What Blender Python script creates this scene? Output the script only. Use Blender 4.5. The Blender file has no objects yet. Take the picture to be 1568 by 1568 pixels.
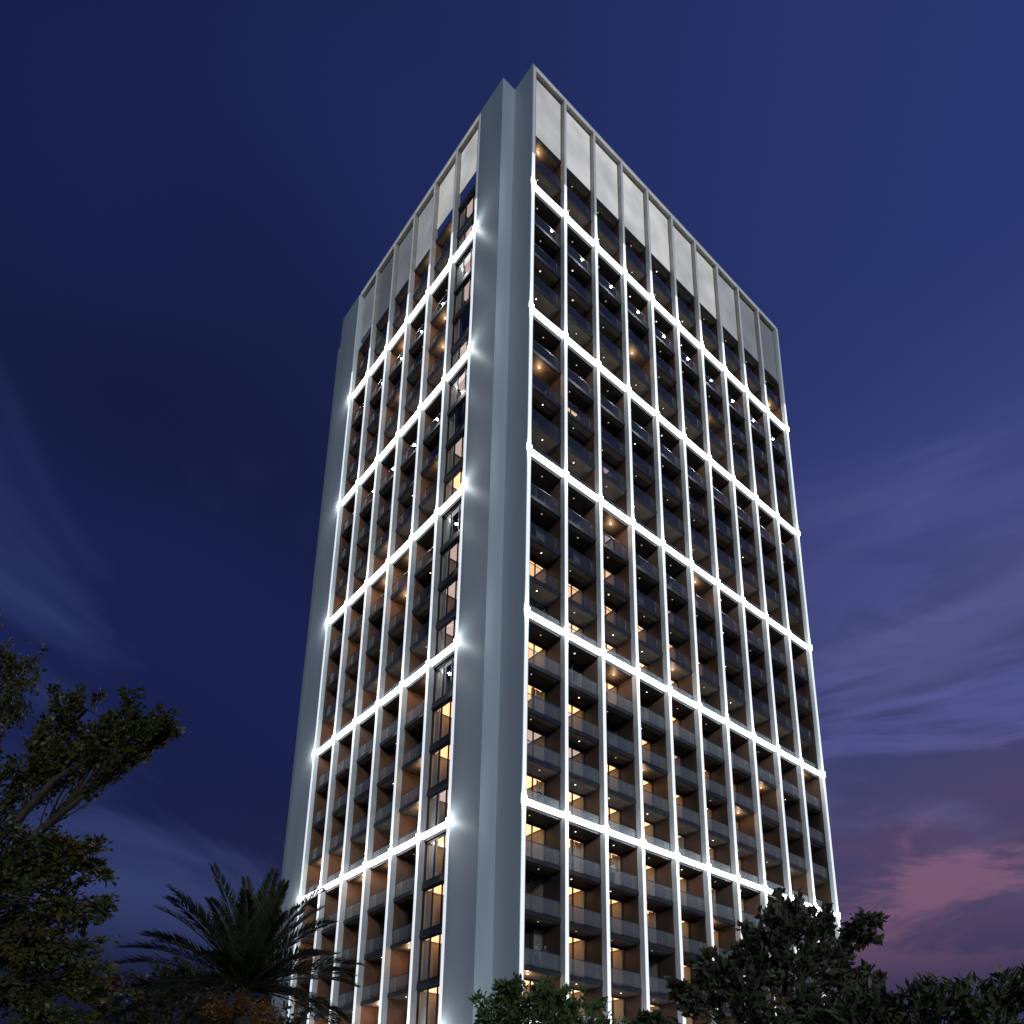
import bpy, math, random
import numpy as np
from mathutils import Vector, Matrix
random.seed(7); rng=np.random.default_rng(7)
sc=bpy.context.scene
rad=math.radians
ZOOM=(784,784,1.0)

# ------------------------------------------------------------------ materials
def mat(name):
    m=bpy.data.materials.new(name); m.use_nodes=True
    nt=m.node_tree; nt.nodes.clear()
    return m,nt,nt.nodes.new('ShaderNodeOutputMaterial')
def noise_col(nt,c1,c2,scale,coord='Object',detail=2,lo=.35,hi=.65,stretch=None):
    tc=nt.nodes.new('ShaderNodeTexCoord'); n=nt.nodes.new('ShaderNodeTexNoise')
    n.inputs['Scale'].default_value=scale; n.inputs['Detail'].default_value=detail
    src=tc.outputs[coord]
    if stretch:
        mp=nt.nodes.new('ShaderNodeMapping'); mp.inputs['Scale'].default_value=stretch
        nt.links.new(src,mp.inputs['Vector']); src=mp.outputs[0]
    nt.links.new(src,n.inputs['Vector'])
    r=nt.nodes.new('ShaderNodeValToRGB')
    r.color_ramp.elements[0].position=lo; r.color_ramp.elements[1].position=hi
    r.color_ramp.elements[0].color=(*c1,1); r.color_ramp.elements[1].color=(*c2,1)
    nt.links.new(n.outputs['Fac'],r.inputs['Fac'])
    return r.outputs['Color']
def pbr(name,c1,c2,scale=1.5,rough=.6,metal=0,spec=.4,emit=None,es=0,stretch=None):
    m,nt,o=mat(name); b=nt.nodes.new('ShaderNodeBsdfPrincipled')
    nt.links.new(noise_col(nt,c1,c2,scale,stretch=stretch),b.inputs['Base Color'])
    b.inputs['Roughness'].default_value=rough; b.inputs['Metallic'].default_value=metal
    b.inputs['Specular IOR Level'].default_value=spec
    if emit:
        b.inputs['Emission Color'].default_value=(*emit,1); b.inputs['Emission Strength'].default_value=es
        m.cycles.emission_sampling='NONE'
    nt.links.new(b.outputs[0],o.inputs[0]); return m
M={}
M['wall']=pbr('painted_wall',(.44,.51,.54),(.52,.59,.62),.35,.5,stretch=(1,1,.15))
M['frame']=pbr('frame_paint_glow',(.60,.61,.61),(.68,.68,.68),1.,.5,emit=(.95,.97,1),es=.14)  # frame paint given a weak glow to brighten it, not a lamp
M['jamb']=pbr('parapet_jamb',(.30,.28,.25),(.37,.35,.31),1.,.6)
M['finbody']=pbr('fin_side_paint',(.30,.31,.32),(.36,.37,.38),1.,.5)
M['fin']=pbr('led_fin',(.72,.72,.72),(.78,.78,.78),1.,.5,emit=(.90,.95,1),es=.72)
M['band']=pbr('led_band',(.8,.8,.8),(.85,.85,.85),1.,.5,emit=(.94,.97,1),es=2.6)
M['node']=pbr('led_node',(.8,.8,.8),(.85,.85,.85),1.,.5,emit=(.95,.98,1),es=14)
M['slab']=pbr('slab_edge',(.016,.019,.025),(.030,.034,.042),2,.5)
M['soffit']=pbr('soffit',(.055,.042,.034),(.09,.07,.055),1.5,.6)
M['brown']=pbr('brown_partition',(.030,.024,.021),(.10,.050,.034),.22,.6)
M['terra']=pbr('terracotta_partition',(.09,.048,.03),(.17,.08,.045),.5,.6)
M['mull']=pbr('window_mullion',(.02,.02,.022),(.035,.035,.038),2,.4,metal=.3)
M['core']=pbr('interior_wall',(.40,.32,.25),(.5,.41,.32),.7,.8)
M['rail']=pbr('handrail',(.07,.08,.09),(.10,.11,.12),2,.35,metal=.6)
M['lampdot']=pbr('downlight',(.8,.8,.8),(.8,.8,.8),1,.5,emit=(1,.88,.72),es=3)
M['lampdim']=pbr('downlight_dim',(.8,.8,.8),(.8,.8,.8),1,.5,emit=(1,.86,.70),es=.6)
M['roomwarm']=pbr('ceiling_light_warm',(.8,.8,.8),(.8,.8,.8),1,.5,emit=(1,.56,.26),es=2.0)
M['roomcool']=pbr('ceiling_light_cool',(.8,.8,.8),(.8,.8,.8),1,.5,emit=(1,.72,.62),es=.7)
def curtain():
    m,nt,o=mat('curtain'); d=nt.nodes.new('ShaderNodeBsdfDiffuse'); t=nt.nodes.new('ShaderNodeBsdfTranslucent'); mx=nt.nodes.new('ShaderNodeMixShader')
    c=noise_col(nt,(.5,.45,.43),(.75,.7,.65),3,stretch=(6,6,.1))
    nt.links.new(c,d.inputs[0]); nt.links.new(c,t.inputs[0]); mx.inputs[0].default_value=.55
    nt.links.new(d.outputs[0],mx.inputs[1]); nt.links.new(t.outputs[0],mx.inputs[2]); nt.links.new(mx.outputs[0],o.inputs[0]); return m
M['curtain']=curtain()
def glass(name,tint,diff,dfac):
    m,nt,o=mat(name); t=nt.nodes.new('ShaderNodeBsdfTransparent'); t.inputs[0].default_value=(*tint,1)
    g=nt.nodes.new('ShaderNodeBsdfGlossy'); g.inputs['Roughness'].default_value=.03
    lw=nt.nodes.new('ShaderNodeLayerWeight'); lw.inputs[0].default_value=.5
    pw=nt.nodes.new('ShaderNodeMath'); pw.operation='POWER'; pw.inputs[1].default_value=4; nt.links.new(lw.outputs['Facing'],pw.inputs[0])
    ma=nt.nodes.new('ShaderNodeMath'); ma.operation='MULTIPLY_ADD'; ma.inputs[1].default_value=.85; ma.inputs[2].default_value=.06; nt.links.new(pw.outputs[0],ma.inputs[0])
    mx=nt.nodes.new('ShaderNodeMixShader'); nt.links.new(ma.outputs[0],mx.inputs[0]); nt.links.new(t.outputs[0],mx.inputs[1]); nt.links.new(g.outputs[0],mx.inputs[2])
    if dfac<=0: nt.links.new(mx.outputs[0],o.inputs[0]); return m
    d=nt.nodes.new('ShaderNodeBsdfDiffuse'); d.inputs[0].default_value=(*diff,1)
    m2=nt.nodes.new('ShaderNodeMixShader'); m2.inputs[0].default_value=dfac
    nt.links.new(mx.outputs[0],m2.inputs[1]); nt.links.new(d.outputs[0],m2.inputs[2]); nt.links.new(m2.outputs[0],o.inputs[0]); return m
M['winglass']=glass('window_glass',(.88,.90,.90),(.05,.06,.07),0)
M['railglass']=glass('railing_glass_lit',(.76,.80,.83),(.45,.53,.57),.19)  # pale diffuse mixed in so the lower railings look lit
M['railglass2']=glass('railing_glass_dim',(.66,.72,.76),(.30,.36,.42),.06)  # same glass for upper floors, with less of the painted-in light
for i,(e,c) in enumerate([(.55,(1,.985,.95)),(.44,(1,.98,.94)),(.26,(.95,.97,1)),(.11,(.9,.95,1)),(.04,(.8,.9,1))]):  # screens glow by themselves in place of uplighting, in steps from bright to dim
    m,nt,o=mat('parapet_screen_glow_%d'%i); b=nt.nodes.new('ShaderNodeBsdfPrincipled'); b.inputs['Base Color'].default_value=(.36,.36,.35,1); b.inputs['Roughness'].default_value=.6
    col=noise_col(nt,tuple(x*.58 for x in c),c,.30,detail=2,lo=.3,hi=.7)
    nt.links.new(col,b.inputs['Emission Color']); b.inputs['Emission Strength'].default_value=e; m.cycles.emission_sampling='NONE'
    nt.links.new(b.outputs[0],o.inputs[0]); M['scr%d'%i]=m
M['ground']=pbr('ground',(.05,.06,.03),(.09,.09,.05),.2,.9)
M['pave']=pbr('pavement',(.22,.21,.20),(.28,.27,.26),.6,.8)

# ------------------------------------------------------------------ mesh buckets
class Bucket:
    def __init__(s): s.d={}
    def box(s,m,a,b):
        V,F=s.d.setdefault(m,([],[])); i=len(V)
        x0,x1=sorted((a[0],b[0]));y0,y1=sorted((a[1],b[1]));z0,z1=sorted((a[2],b[2]))
        V+= [(x0,y0,z0),(x1,y0,z0),(x1,y1,z0),(x0,y1,z0),(x0,y0,z1),(x1,y0,z1),(x1,y1,z1),(x0,y1,z1)]
        F+= [tuple(i+k for k in f) for f in ((0,3,2,1),(4,5,6,7),(0,1,5,4),(1,2,6,5),(2,3,7,6),(3,0,4,7))]
    def quad(s,m,pts):
        V,F=s.d.setdefault(m,([],[])); i=len(V); V+=pts; F.append((i,i+1,i+2,i+3))
    def build(s,parent):
        for m,(V,F) in s.d.items():
            me=bpy.data.meshes.new(m); me.from_pydata(V,[],F); me.materials.append(M[m])
            o=bpy.data.objects.new({'fin':'led_fins','band':'led_bands','node':'led_nodes'}.get(m,m+'_parts'),me)
            sc.collection.objects.link(o); o.parent=parent
def empty(name,loc=(0,0,0),rz=0):
    e=bpy.data.objects.new(name,None); e.location=loc; e.rotation_euler=(0,0,rz); sc.collection.objects.link(e); return e

# ------------------------------------------------------------------ tower
C1,C2,V0,V1=2.544,1.353,5.977,28.215
VD,VF,W=32.1,35.9,36.891
H=3.5; ZB=10.3; ROOF=87.3; TOP=95.3
tower=empty('high_rise_apartment_tower',(-1.549,48.04,0),rad(40.863))
B=Bucket()
levels=[3.3+H*i for i in range(24)]  # 3.3 .. 83.8
bands=[ZB+14*i for i in range(6)]
lamps=[]; warm=[]
def facade(f,tc,front,seed,wid=.14):
    r=random.Random(seed); n=len(tc)-1
    bx=lambda m,t0,t1,d0,d1,z0,z1:B.box(m,f(t0,d0,z0),f(t1,d1,z1))
    qd=lambda m,t0,t1,d,z0,z1:B.quad(m,[f(t0,d,z0),f(t1,d,z0),f(t1,d,z1),f(t0,d,z1)])
    part='terra' if front=='L' else 'brown'
    for i,t in enumerate(tc):
        end=i in(0,n); d0=-.03 if end else 0
        bx('fin',t-wid,t+wid,d0,d0+.03,0,ROOF-3.5)
        bx('frame',t-wid*.8,t+wid*.8,d0,d0+.03,ROOF-3.5,TOP-.30)
        if not end:
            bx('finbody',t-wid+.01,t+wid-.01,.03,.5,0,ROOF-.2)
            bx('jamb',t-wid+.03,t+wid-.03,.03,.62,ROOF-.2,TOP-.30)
            bx(part,t-.11,t+.11,.5,5.45,0,ROOF-.32)
        if front:
            for z in bands:
                bx('node',t-.22,t+.22,d0-.05,d0-.002,z-.28,z+.28)
                lamps.append((f(t,-.75,z),end))
    bx('frame',tc[0]+wid,tc[-1]-wid,.002,.12,TOP-.299,TOP-.02)
    bx('jamb',tc[0]+wid,tc[-1]-wid,.121,.62,TOP-.299,TOP-.02)
    bx(part,tc[-1]-.225,tc[-1]-.202,.35,5.4,0,ROOF-.32)
    for i in range(n):
        a,b=tc[i]+wid+.002,tc[i+1]-wid-.002; mid=(a+b)/2
        if i==0: a+=.06
        if i==n-1: b-=.09
        for z in bands: bx('band',a,b,.03,.33,z-.15,z+.15)
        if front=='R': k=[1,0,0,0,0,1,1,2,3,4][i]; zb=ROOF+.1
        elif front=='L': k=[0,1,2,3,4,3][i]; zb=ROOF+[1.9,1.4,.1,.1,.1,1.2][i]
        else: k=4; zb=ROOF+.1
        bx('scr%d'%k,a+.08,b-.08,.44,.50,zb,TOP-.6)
        for li,z in enumerate([0]+levels):
            zt=(levels+[ROOF])[li]; zc=zt-.3
            flush=(front=='L' and i==0)
            g=.6 if flush else 2.05
            zf=z+.002
            if not front:
                qd('winglass',a,b,.9,zf,zc); continue
            low=li<13
            solid=r.random()<.35 and not flush
            x0=a
            if solid: bx(part,a-.03,a+(b-a)*.33,g-.1,g+.15,zf,zc-.01); x0=a+(b-a)*.33
            nm=2 if solid else 3
            for q in range(nm+1):
                x=x0+(b-x0)*q/nm; bx('mull',x-.035,x+.035,g-.04,g+.06,zf,zc)
            bx('mull',x0+.04,b-.04,g-.03,g+.05,zc-.14,zc-.002); bx('mull',x0+.04,b-.04,g-.03,g+.05,zf,zf+.1)
            qd('winglass',x0,b,g,zf+.1,zc-.14)
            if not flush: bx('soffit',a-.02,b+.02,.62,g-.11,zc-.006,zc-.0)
            bx('core',b+.004,b+.025,g+.12,5.4,zf,zc)
            p=(.9 if li<9 else .62 if li<13 else .15) if front=='R' else ((1 if li<10 else .8) if flush else .35)
            lit=r.random()<p
            if lit:
                wm=r.random()<((.85 if low else .3) if not flush else (.95 if li<11 else .15))
                bx('roomwarm' if wm else 'roomcool',b-1.9,b-.15,g+.25,g+2.0,zc-.05,zc-.01)
            if r.random()<(.95 if flush else .45):
                c0=x0+.1; cw=(b-x0)*(r.uniform(.15,.35))
                for s in range(5):
                    bx('curtain',c0+cw*s/5,c0+cw*(s+.96)/5,g+.18+.03*(s%2),g+.2+.03*(s%2),zf+.02,zc-.1)
                if flush or r.random()<.4:
                    c0=b-.1-cw
                    for s in range(5): bx('curtain',c0+cw*s/5,c0+cw*(s+.96)/5,g+.18+.03*(s%2),g+.2+.03*(s%2),zf+.02,zc-.1)
            c0=mid-.3+r.uniform(-.8,.8)
            bx('mull',c0,c0+r.uniform(.4,1.1),g+2.4,g+2.9,zf,zf+r.uniform(.7,2.1))
            if not flush:
                lt=r.random()
                tx=mid+r.choice((-.4,0,.4))
                bx('lampdot' if lt<(.45 if low else .25) else 'lampdim',tx-.045,tx+.045,1.1,1.19,zc-.02,zc-.007)
                if z>0 and r.random()<((.18 if low else .06) if front=='R' else (.3 if li<16 else .12)):
                    warm.append(f(tx,1.15,zc-.35))
                if z>0:
                    qd('railglass' if li<12 else 'railglass2',a+.02,b-.02,.52,z+.08,z+1.08)
                    bx('rail',a-.0,b+.0,.505,.55,z+1.08,z+1.12)
            else:
                bx('mull',a,b,.45,.56,z-.0+.003,z+.25)
tR=[.2+k*(W-.4)/10 for k in range(11)]
tL=[V0+k*(V1-V0)/6 for k in range(7)]
facade(lambda t,d,z:(t,d,z),tR,'R',3)
facade(lambda t,d,z:(-C2+d,t,z),tL,'L',5)
facade(lambda t,d,z:(W+C2-d,t,z),tL,None,6)
facade(lambda t,d,z:(t,VF-d,z),tR,None,8)
for z in levels+[ROOF]:
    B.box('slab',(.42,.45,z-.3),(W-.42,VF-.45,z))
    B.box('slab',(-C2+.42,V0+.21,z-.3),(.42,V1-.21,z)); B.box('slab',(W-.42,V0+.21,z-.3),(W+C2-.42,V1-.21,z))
B.box('core',(5.6,5.6,0),(W-5.6,VF-5.6,ROOF-.31))
T=TOP
for u0,u1,v0,v1 in ((0,.40,0,C1),(-C2,.40,C1,V0+.2),(-C2,.40,V1-.2,VD),(0,.40,VD,VF),
                    (W-.40,W,0,C1),(W-.40,W+C2,C1,V0+.2),(W-.40,W+C2,V1-.2,VD),(W-.40,W,VD,VF)):
    B.box('wall',(u0,v0,0),(u1,v1,T))
B.box('slab',(12,12,ROOF),(25,24,ROOF+4))
B.build(tower)
def ptl(name,e,c,s):
    l=bpy.data.lights.new(name,'POINT'); l.energy=e; l.color=c; l.shadow_soft_size=s; l.cycles.max_bounces=1; return l
pl=ptl('led_node_lamp',200,(.93,.97,1),.12); pe=ptl('led_end_lamp',65,(.93,.97,1),.12); wl=ptl('balcony_lamp',40,(1,.64,.36),.08)
for P,e in lamps:
    o=bpy.data.objects.new('node_lamp',pe if e else pl); o.location=P; o.parent=tower; sc.collection.objects.link(o)
for P in warm:
    o=bpy.data.objects.new('balcony_lamp',wl); o.location=P; o.parent=tower; sc.collection.objects.link(o)

# ------------------------------------------------------------------ ground
def sheet(name,x0,x1,y0,y1,z,m):
    me=bpy.data.meshes.new(name); me.from_pydata([(x0,y0,z),(x1,y0,z),(x1,y1,z),(x0,y1,z)],[],[(0,1,2,3)]); me.materials.append(M[m])
    o=bpy.data.objects.new(name,me); sc.collection.objects.link(o); return o
sheet('ground',-1500,1500,-1500,1500,-.004,'ground')
sheet('pavement',-60,70,26,120,0,'pave')

# ------------------------------------------------------------------ vegetation
def leafmat(name,c1,c2,c3,scale=1.1):
    m,nt,o=mat(name); tc=nt.nodes.new('ShaderNodeTexCoord'); n=nt.nodes.new('ShaderNodeTexNoise'); n.inputs['Scale'].default_value=scale; n.inputs['Detail'].default_value=4; n.inputs['Roughness'].default_value=.7
    nt.links.new(tc.outputs['Object'],n.inputs['Vector']); r=nt.nodes.new('ShaderNodeValToRGB'); e=r.color_ramp.elements
    e[0].position=.35; e[0].color=(*c1,1); e[1].position=.66; e[1].color=(*c3,1); k=e.new(.5); k.color=(*c2,1)
    nt.links.new(n.outputs['Fac'],r.inputs[0])
    d=nt.nodes.new('ShaderNodeBsdfPrincipled'); d.inputs['Roughness'].default_value=.45; d.inputs['Specular IOR Level'].default_value=.4
    t=nt.nodes.new('ShaderNodeBsdfTranslucent'); mx=nt.nodes.new('ShaderNodeMixShader'); mx.inputs[0].default_value=.3
    nt.links.new(r.outputs[0],d.inputs['Base Color']); nt.links.new(r.outputs[0],t.inputs[0])
    nt.links.new(d.outputs[0],mx.inputs[1]); nt.links.new(t.outputs[0],mx.inputs[2]); nt.links.new(mx.outputs[0],o.inputs[0]); return m
M['bark']=pbr('bark',(.035,.028,.02),(.07,.055,.04),6,.9,stretch=(1,1,.2))
M['leafA']=leafmat('leaves_olive',(.045,.058,.018),(.075,.09,.024),(.16,.09,.022))
M['leafB']=leafmat('leaves_green',(.07,.11,.04),(.11,.17,.055),(.15,.20,.075))
M['leafC']=leafmat('leaves_dark',(.05,.065,.035),(.085,.095,.05),(.14,.11,.07))
M['leafD']=leafmat('leaves_shrub',(.045,.065,.035),(.08,.11,.05),(.12,.14,.06))
M['palm']=leafmat('palm_fronds',(.03,.045,.02),(.05,.068,.028),(.07,.085,.035),2.)
M['date']=pbr('date_clusters',(.16,.06,.01),(.28,.12,.02),5,.6)
M['petal']=pbr('pink_petals',(.30,.10,.07),(.40,.18,.12),5,.6)

def mesh_np(name,V,F,m,parent):
    me=bpy.data.meshes.new(name); V=np.asarray(V,np.float32); F=np.asarray(F,np.int32)
    me.vertices.add(len(V)); me.vertices.foreach_set('co',V.ravel())
    me.loops.add(F.size); me.loops.foreach_set('vertex_index',F.ravel())
    me.polygons.add(len(F)); me.polygons.foreach_set('loop_start',np.arange(len(F),dtype=np.int32)*4)
    me.update(calc_edges=True); me.validate(); me.materials.append(M[m])
    o=bpy.data.objects.new(name,me); sc.collection.objects.link(o); o.parent=parent; return o
def unit(a): return a/np.maximum(np.linalg.norm(a,axis=-1,keepdims=True),1e-9)
def leaves(P,D,size,wratio):
    n=len(P); D=unit(D+rng.normal(0,.55,(n,3))); S=unit(np.cross(D,rng.normal(0,1,(n,3)))); N=np.cross(D,S)
    L=size*rng.uniform(.6,1.25,(n,1)); w=L*wratio
    V=np.stack([P,P+D*L*.45+S*w*.5+N*w*.15,P+D*L-N*L*.12,P+D*L*.45-S*w*.5+N*w*.15],1).reshape(-1,3)
    return V,np.arange(4*n).reshape(-1,4)
class Tubes:
    def __init__(s): s.V=[];s.F=[]
    def add(s,pts,rs,k=6):
        pts=np.asarray(pts,float); base=len(s.V)
        for i,p in enumerate(pts):
            t=unit(pts[min(i+1,len(pts)-1)]-pts[max(i-1,0)]); a=unit(np.cross(t,[.31,.9,.2])); b=np.cross(t,a)
            for j in range(k):
                th=2*math.pi*j/k; s.V.append(p+rs[i]*(a*math.cos(th)+b*math.sin(th)))
        for i in range(len(pts)-1):
            for j in range(k): s.F.append((base+i*k+j,base+i*k+(j+1)%k,base+(i+1)*k+(j+1)%k,base+(i+1)*k+j))
def curve(a,b,sag,n=7,jit=.0):
    a=np.array(a,float);b=np.array(b,float);c=(a+b)/2+np.array([0,0,sag])*np.linalg.norm(b-a)
    c+=rng.normal(0,.06,3)*np.linalg.norm(b-a)
    t=np.linspace(0,1,n)[:,None]; P=(1-t)**2*a+2*t*(1-t)*c+t*t*b
    P[1:-1]+=rng.normal(0,jit,(n-2,3)); return P
def tree(name,base,fork,tr,clumps,lsize,wr,per,m,twigs=22,droop=.0,petals=None):
    e=empty(name,(0,0,0)); T=Tubes(); LP=[];LD=[]
    base=np.array(base,float); fork=np.array(fork,float)
    T.add(curve(base,fork,0,8,.03),np.linspace(tr,tr*.6,8),9)
    for cx,cy,cz,r in clumps:
        c=np.array([cx,cy,cz]); st=base+(fork-base)*rng.uniform(.75,1)
        L=curve(st,c,.12,9,.05); T.add(L,np.linspace(tr*.38,tr*.09,9),6)
        for q in range(twigs):
            s0=L[rng.integers(5,9)]
            d=unit(rng.normal(0,1,3)*np.array([1,1,.75])); end=c+d*r*rng.uniform(.55,1.15)
            tw=curve(s0,end,.08-droop,7,.02); T.add(tw,np.linspace(tr*.06,.006,7),4)
            n=max(4,int(per/twigs)); t=rng.beta(2.6,1.1,n)*6; i=np.minimum(t.astype(int),5); f=(t-i)[:,None]
            P=tw[i]*(1-f)+tw[i+1]*f+rng.normal(0,r*.085,(n,3)); dd=unit(tw[i+1]-tw[i])*1.0+np.array([0,0,-droop*2])
            LP.append(P);LD.append(np.broadcast_to(dd,P.shape))
    mesh_np('trunk_and_limbs',T.V,T.F,'bark',e)
    P=np.concatenate(LP);D=np.concatenate(LD); V,F=leaves(P,D,lsize,wr); mesh_np('foliage',V,F,m,e)
    if petals:
        k=rng.choice(len(P),petals); V,F=leaves(P[k]+rng.normal(0,.05,(petals,3)),rng.normal(0,1,(petals,3)),lsize*.7,.9); mesh_np('blossoms',V,F,'petal',e)
    return e
cl=[(-12.1,16,12.2,1.3),(-11.4,15.6,11.6,.85),(-9.9,16,11.2,.75),(-8.7,16,11.0,.6),(-9.1,15.8,10.3,.55),(-10.6,16.3,10.4,.7),(-11.4,16,9.6,1.0),(-12.3,15,10.5,1.2),(-10.2,16,9.9,.5),(-8.2,16,10.7,.35),
    (-11.5,16.4,8.3,1.0),(-10.2,16,7.9,.85),(-9.3,15.9,7.7,.6),(-9.3,16.2,6.9,.6),(-10.3,15.7,6.8,.9),(-11.3,16,6.4,1.1),(-9.3,16,5.8,.75),(-10.1,16.3,5.2,.9),(-11,16,4.9,1.0),(-8.6,16.3,5.1,.55),
    (-14,16.5,12.5,1.6),(-15.5,16,11.5,1.8),(-16.5,17,9.5,1.8),(-15,14.5,8.5,1.6),(-14,18,10,1.8),(-13,14,7,1.3),(-13,17.5,5.5,1.2),(-16,15,13,1.5),(-9.1,16,4.4,.8),(-10.6,15.8,3.9,.9),(-10.8,16,7.4,.8),(-10.2,16,6.0,.7)]
tree('broadleaf_tree',(-14.2,16.4,0),(-13.4,16.3,5.2),.34,cl,.13,.55,1150,'leafA',twigs=20,droop=.05)
cl=[(-12.8,27,7.4,1.),(-11.7,27,7.7,.8),(-11.2,27,6.8,1.1),(-12.6,27,6.2,1.2),(-9.8,27.4,6.4,1.1),(-8.4,27.5,6.2,1.),(-10.5,27,5.4,1.3),(-13.8,27,6.5,1.)]
tree('flowering_tree',(-11.5,27,0),(-11.4,27,3.6),.2,cl,.22,.5,600,'leafC',petals=260)
cl=[(-.5,18,5.25,.62),(.25,18,5.15,.6),(-1.1,18.1,5.0,.55),(.9,18.2,4.95,.55),(-.1,17.8,4.5,.8),(-1.0,18,4.3,.8),(.9,18,4.3,.8),(1.6,18.2,4.6,.5),(0,18.5,3.8,.9),(.1,18.0,5.55,.35),(-.75,18,5.55,.3)]
tree('small_leafy_tree',(0,18.2,0),(0,18.2,2.6),.12,cl,.16,.45,650,'leafB',twigs=18)
cl=[(5.4,18,7.45,.5),(5.9,18,7.1,.55),(5.0,18,6.9,.6),(7.1,18,7.0,.42),(6.5,18.2,6.4,.6),(5.6,17.8,6.1,.85),(4.5,18,6.1,.65),(3.7,18,5.9,.5),(3.2,18,5.5,.5),(4.2,17.8,5.2,.85),(5.3,18,5.0,.9),(6.3,18,5.2,.8),(7.0,18.2,5.8,.45),
    (2.2,18.1,4.8,.38),(3.2,18,4.4,.7),(5,18,4,1.1),(6.6,18,4.2,.9)]
tree('dark_leafy_tree',(5.2,18.3,0),(5.2,18.2,3.0),.2,cl,.22,.6,430,'leafC',twigs=18)
cl=[(4.6,12,4.0,.4),(5.2,12,3.95,.42),(5.7,12,4.1,.4),(6.25,12,4.1,.42),(6.8,12,4.2,.42),(7.4,12,4.25,.45),(4.1,12.1,3.75,.35),(5,12,3.5,.6),(6,12,3.6,.6),(7,12,3.6,.65),(8,12,4.2,.6),(8.2,12,3.5,.7)]
tree('tall_shrub',(6.2,12.2,0),(6.2,12.1,2.0),.1,cl,.2,.32,460,'leafD',twigs=18)
def palm(name,base,top):
    e=empty(name); T=Tubes(); n=26
    P=curve(base,top,0,n); T.add(P,[.24+.03*(i%2)+(.1 if i<2 else 0) for i in range(n)],12)
    LV=[];c=np.array(top,float)
    for q in range(64):
        az=q*2.39996+rng.normal(0,.1); el=rad(88-95*(q/64)**.85+rng.normal(0,4)); L=rng.uniform(2.8,3.5)*(1 if q>5 else .9)
        p=c.copy(); pts=[p.copy()]; seg=24; e0=el
        for s in range(seg):
            e0-=rad(.7+1.3*s/seg*1.5)*(.5+.6*math.cos(el))
            p=p+L/seg*np.array([math.cos(az)*math.cos(e0),math.sin(az)*math.cos(e0),math.sin(e0)]); pts.append(p.copy())
        T.add(pts,np.linspace(.03,.005,len(pts)),4)
        pts=np.array(pts)
        for s in np.linspace(.12,.995,80):
            i=min(int(s*seg),seg-1); f=s*seg-i; o=pts[i]*(1-f)+pts[i+1]*f; t=unit(pts[i+1]-pts[i]); side=unit(np.cross(t,[0,0,1])+1e-6); up=np.cross(side,t)
            l=.50*math.sin(math.pi*(.18+.78*s))**.7+.08
            for sg in(-1,1):
                d=unit(t*(.95+.5*s)+side*sg*.8+up*(.40+rng.normal(0,.14))+rng.normal(0,.1,3)); w=np.cross(d,up); w=unit(w)*.020
                tip=o+d*l-np.array([0,0,.08*l]); LV+=[o-w*.6,o+d*l*.5-w,tip,o+d*l*.5+w]
    mesh_np('trunk',T.V,T.F,'bark',e); LV=np.array(LV); mesh_np('fronds',LV,np.arange(len(LV)).reshape(-1,4),'palm',e)
    pts=[];
    for q in range(9):
        az=q*.7; cc=c+np.array([math.cos(az)*.75,math.sin(az)*.75,-.55+rng.normal(0,.12)]); pts.append(cc+rng.normal(0,.17,(150,3)))
    P=np.concatenate(pts); V,F=leaves(P,rng.normal(0,1,P.shape),.07,.9); mesh_np('date_clusters',V,F,'date',e)
palm('date_palm_tree',(-8.0,22,0),(-8.0,22,6.35))

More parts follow.
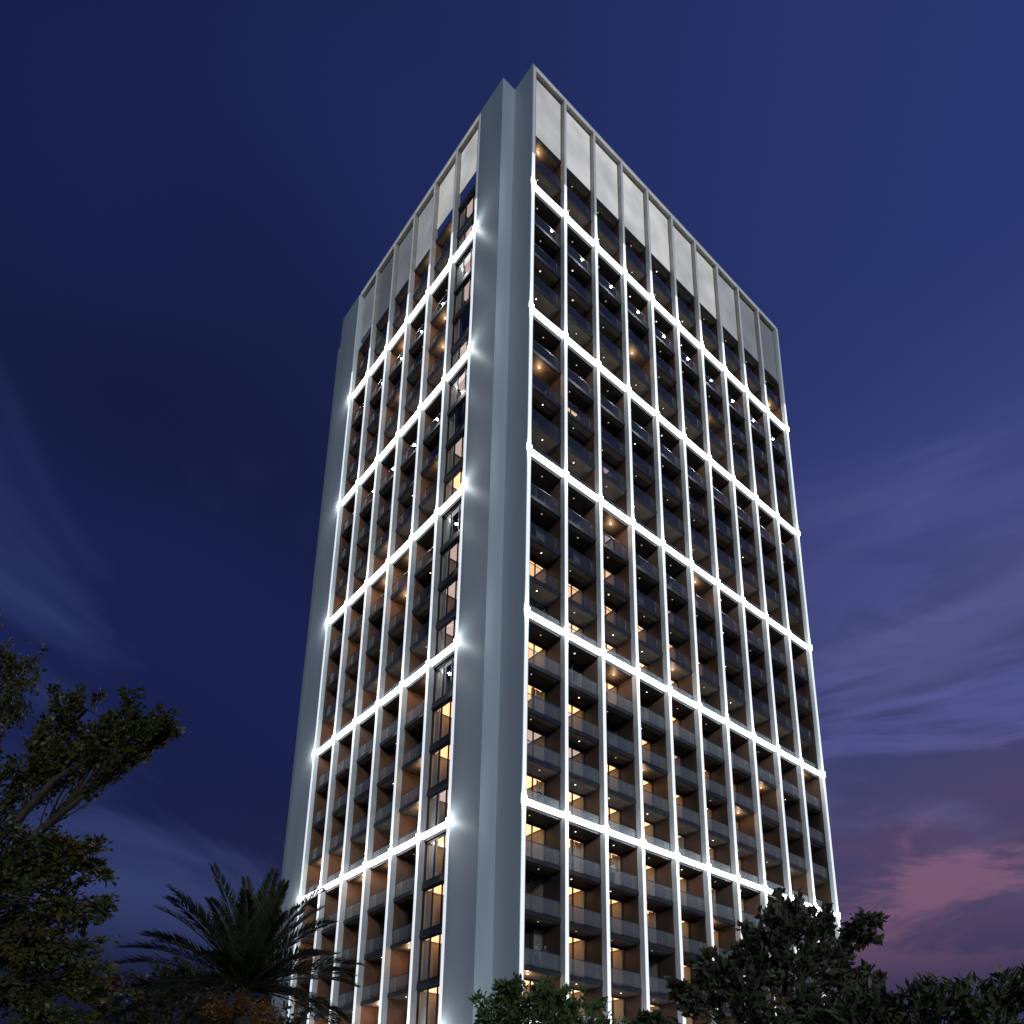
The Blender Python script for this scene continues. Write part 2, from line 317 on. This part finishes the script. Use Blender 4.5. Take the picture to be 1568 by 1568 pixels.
# ------------------------------------------------------------------ people on the balconies
M['cloth']=pbr('dark_clothes',(.03,.03,.035),(.06,.055,.06),6,.8)
M['cloth2']=pbr('light_shirt',(.25,.24,.23),(.33,.32,.30),6,.8)
M['skin']=pbr('skin',(.35,.21,.15),(.42,.26,.19),6,.5)
M['hair']=pbr('hair',(.015,.01,.008),(.03,.02,.015),20,.5)
TM=Matrix.Translation(tower.location)@Matrix.Rotation(rad(40.863),4,'Z')
def person(u,v,z,face,shirt,s=1.0):
    J=[(0,0,.95,.15),(0,.02,1.15,.14),(0,.05,1.38,.16),(0,.06,1.50,.06),(0,.08,1.58,.055),(0,.09,1.66,.10),(0,.08,1.74,.085),
       (.19,.04,1.42,.06),(.25,.12,1.18,.05),(.16,.38,1.13,.04),(.13,.44,1.13,.035),(-.19,.04,1.42,.06),(-.25,.10,1.17,.05),(-.17,.36,1.13,.04),(-.13,.43,1.13,.035),
       (.10,0,.88,.10),(.11,.04,.50,.07),(.12,-.02,.09,.05),(.13,.12,.04,.045),(-.10,0,.88,.10),(-.12,-.01,.50,.07),(-.13,-.06,.09,.05),(-.14,.08,.04,.045)]
    E=[(0,1),(1,2),(2,3),(3,4),(4,5),(5,6),(2,7),(7,8),(8,9),(9,10),(2,11),(11,12),(12,13),(13,14),(0,15),(15,16),(16,17),(17,18),(0,19),(19,20),(20,21),(21,22)]
    me=bpy.data.meshes.new('person'); me.from_pydata([(a*s,b*s,c*s) for a,b,c,_ in J],E,[]); o=bpy.data.objects.new('person',me); sc.collection.objects.link(o)
    md=o.modifiers.new('skin','SKIN')
    for i,d in enumerate(me.skin_vertices[0].data): d.radius=(J[i][3]*s,J[i][3]*s*(.8 if i<3 else 1)); d.use_root=(i==0)
    sb=o.modifiers.new('sub','SUBSURF'); sb.levels=1; sb.render_levels=1
    bpy.context.view_layer.update()
    nm=bpy.data.meshes.new_from_object(o.evaluated_get(bpy.context.evaluated_depsgraph_get())); o.modifiers.clear(); o.data=nm
    nm.materials.clear()
    for k in ('cloth',shirt,'skin','hair'): nm.materials.append(M[k])
    for p in nm.polygons:
        c=p.center/s; p.use_smooth=True
        p.material_index=3 if (c.z>1.67 or (c.z>1.6 and c.y<.07)) else 2 if (c.z>1.50 or (c.y>.33 and c.z>1)) else 1 if c.z>.98 else 0
    o.matrix_world=TM@Matrix.Translation((u,v,z))@Matrix.Rotation(rad(face),4,'Z')
person(2.3,1.0,24.3,180,'cloth'); person(2.85,1.0,13.8,165,'cloth',.97); person(2.2,1.05,13.8,190,'cloth2',1.02); person(9.0,1.0,20.8,180,'cloth2')

# ------------------------------------------------------------------ sun (added to brighten the walls, no such source in view)
nR=Vector((math.sin(rad(40.863)),-math.cos(rad(40.863)),0)); nL=Vector((-math.cos(rad(40.863)),-math.sin(rad(40.863)),0))
hd=(nR*.90+nL*.42).normalized(); elev=rad(14); sd=Vector((hd.x*math.cos(elev),hd.y*math.cos(elev),math.sin(elev)))
sl=bpy.data.lights.new('dusk_key','SUN'); sl.energy=.95; sl.angle=rad(8); sl.color=(.82,.92,1)
so=bpy.data.objects.new('dusk_key',sl); so.rotation_euler=(-sd).to_track_quat('-Z','Y').to_euler(); sc.collection.objects.link(so)

# ------------------------------------------------------------------ world
w=bpy.data.worlds.new('World'); sc.world=w; w.use_nodes=True; nt=w.node_tree; nt.nodes.clear()
N=nt.nodes.new; L=nt.links.new
tc=N('ShaderNodeTexCoord'); sep=N('ShaderNodeSeparateXYZ'); L(tc.outputs['Generated'],sep.inputs[0])
def mr(src,a,b,c=0,d=1,sm=True):
    n=N('ShaderNodeMapRange'); n.interpolation_type='SMOOTHSTEP' if sm else 'LINEAR'
    for i,v in enumerate((a,b,c,d)): n.inputs[i+1].default_value=v
    L(src,n.inputs[0]); return n.outputs[0]
def mixc(f,a,b):
    n=N('ShaderNodeMix'); n.data_type='RGBA'
    if isinstance(f,float): n.inputs[0].default_value=f
    else: L(f,n.inputs[0])
    for k,v in((6,a),(7,b)):
        if isinstance(v,tuple): n.inputs[k].default_value=(*v,1)
        else: L(v,n.inputs[k])
    return n.outputs[2]
def mul(a,b):
    n=N('ShaderNodeMath'); n.operation='MULTIPLY'
    for i,v in enumerate((a,b)):
        if isinstance(v,float): n.inputs[i].default_value=v
        else: L(v,n.inputs[i])
    return n.outputs[0]
def nz(scale,stretch,detail=4,rough=.55,dist=.4,off=(0,0,0),rot=(0,0,0)):
    m0=N('ShaderNodeMapping'); m0.inputs['Rotation'].default_value=rot; L(tc.outputs['Generated'],m0.inputs[0])
    mp=N('ShaderNodeMapping'); mp.inputs['Scale'].default_value=stretch; mp.inputs['Location'].default_value=off
    L(m0.outputs[0],mp.inputs[0]); n=N('ShaderNodeTexNoise'); n.inputs['Scale'].default_value=scale; n.inputs['Detail'].default_value=detail; n.inputs['Roughness'].default_value=rough; n.inputs['Distortion'].default_value=dist
    L(mp.outputs[0],n.inputs[0]); return n.outputs['Fac']
X,Z=sep.outputs[0],sep.outputs[2]
fx=mr(X,-.5,.5)
s2l=lambda r,g,b:tuple(((c/255+.055)/1.055)**2.4 if c>10 else c/255/12.92 for c in (r,g,b))
lo=mixc(fx,s2l(21,25,58),s2l(80,70,110)); hi=mixc(fx,s2l(23,32,74),s2l(42,54,112))
midc=mixc(mr(X,-.1,.45),s2l(25,33,80),s2l(80,84,142))
low=mixc(mr(Z,.25,.48),lo,midc); base=mixc(mr(Z,.48,.8),low,hi)
cd=mul(mr(nz(1.5,(1,1,1.4),2,off=(3.3,.1,1.4)),.40,.62),mr(X,.12,-.2)); base=mixc(mul(cd,.55),base,s2l(15,20,44))
wp=mul(mul(mr(nz(1.6,(1,1,2.4),5,.55,.8,off=(.6,.9,.9),rot=(0,rad(-28),0)),.45,.66),mr(Z,.86,.66)),mr(X,.25,-.1)); base=mixc(mul(wp,.62),base,s2l(62,74,124))
pk=mul(mul(mr(X,.16,.40),mr(Z,.46,.35)),mr(nz(1.8,(1,1,4),4,.58,.6,off=(.7,3,1)),.28,.56)); base=mixc(mul(pk,.66),base,s2l(134,94,114))
dk=mul(mul(mr(X,.1,.35),mr(Z,.68,.50)),mr(nz(2.4,(1,1,4.5),5,.62,.9,off=(5,1,2.4)),.44,.58)); base=mixc(mul(dk,.7),base,s2l(50,55,92))
lw=mul(mul(mr(X,.15,.4),mr(Z,.8,.6)),mr(nz(2.0,(1,1,4),4,.55,.7,off=(1,6,3)),.50,.68)); base=mixc(mul(lw,.35),base,s2l(104,106,160))
base=mixc(mr(Z,.30,.18),base,mixc(fx,s2l(18,20,46),s2l(54,50,84)))
bg=N('ShaderNodeBackground'); L(base,bg.inputs[0]); bg.inputs[1].default_value=1
sky=N('ShaderNodeTexSky'); sky.sky_type='NISHITA'; sky.sun_disc=False; sky.sun_elevation=elev; sky.sun_rotation=math.atan2(sd.x,sd.y)
b2=N('ShaderNodeBackground'); L(sky.outputs[0],b2.inputs[0]); b2.inputs[1].default_value=.0005
ad=N('ShaderNodeAddShader'); L(bg.outputs[0],ad.inputs[0]); L(b2.outputs[0],ad.inputs[1]); o=N('ShaderNodeOutputWorld'); L(ad.outputs[0],o.inputs[0])

# ------------------------------------------------------------------ camera
cam=bpy.data.cameras.new('camera'); co=bpy.data.objects.new('camera',cam); sc.collection.objects.link(co)
zx,zy,zk=ZOOM
cam.sensor_width=36; cam.lens=1291.736/1568*36*zk; cam.shift_x=-(835.384-zx)*zk/1568; cam.shift_y=(1393.332-zy)*zk/1568; cam.clip_end=5000
co.matrix_world=Matrix.Translation((0,0,1.6))@Matrix.Rotation(rad(90+17.746),4,'X')@Matrix.Rotation(rad(.352),4,'Z')
sc.camera=co
sc.view_settings.view_transform='Standard'; sc.view_settings.look='None'; sc.view_settings.exposure=0
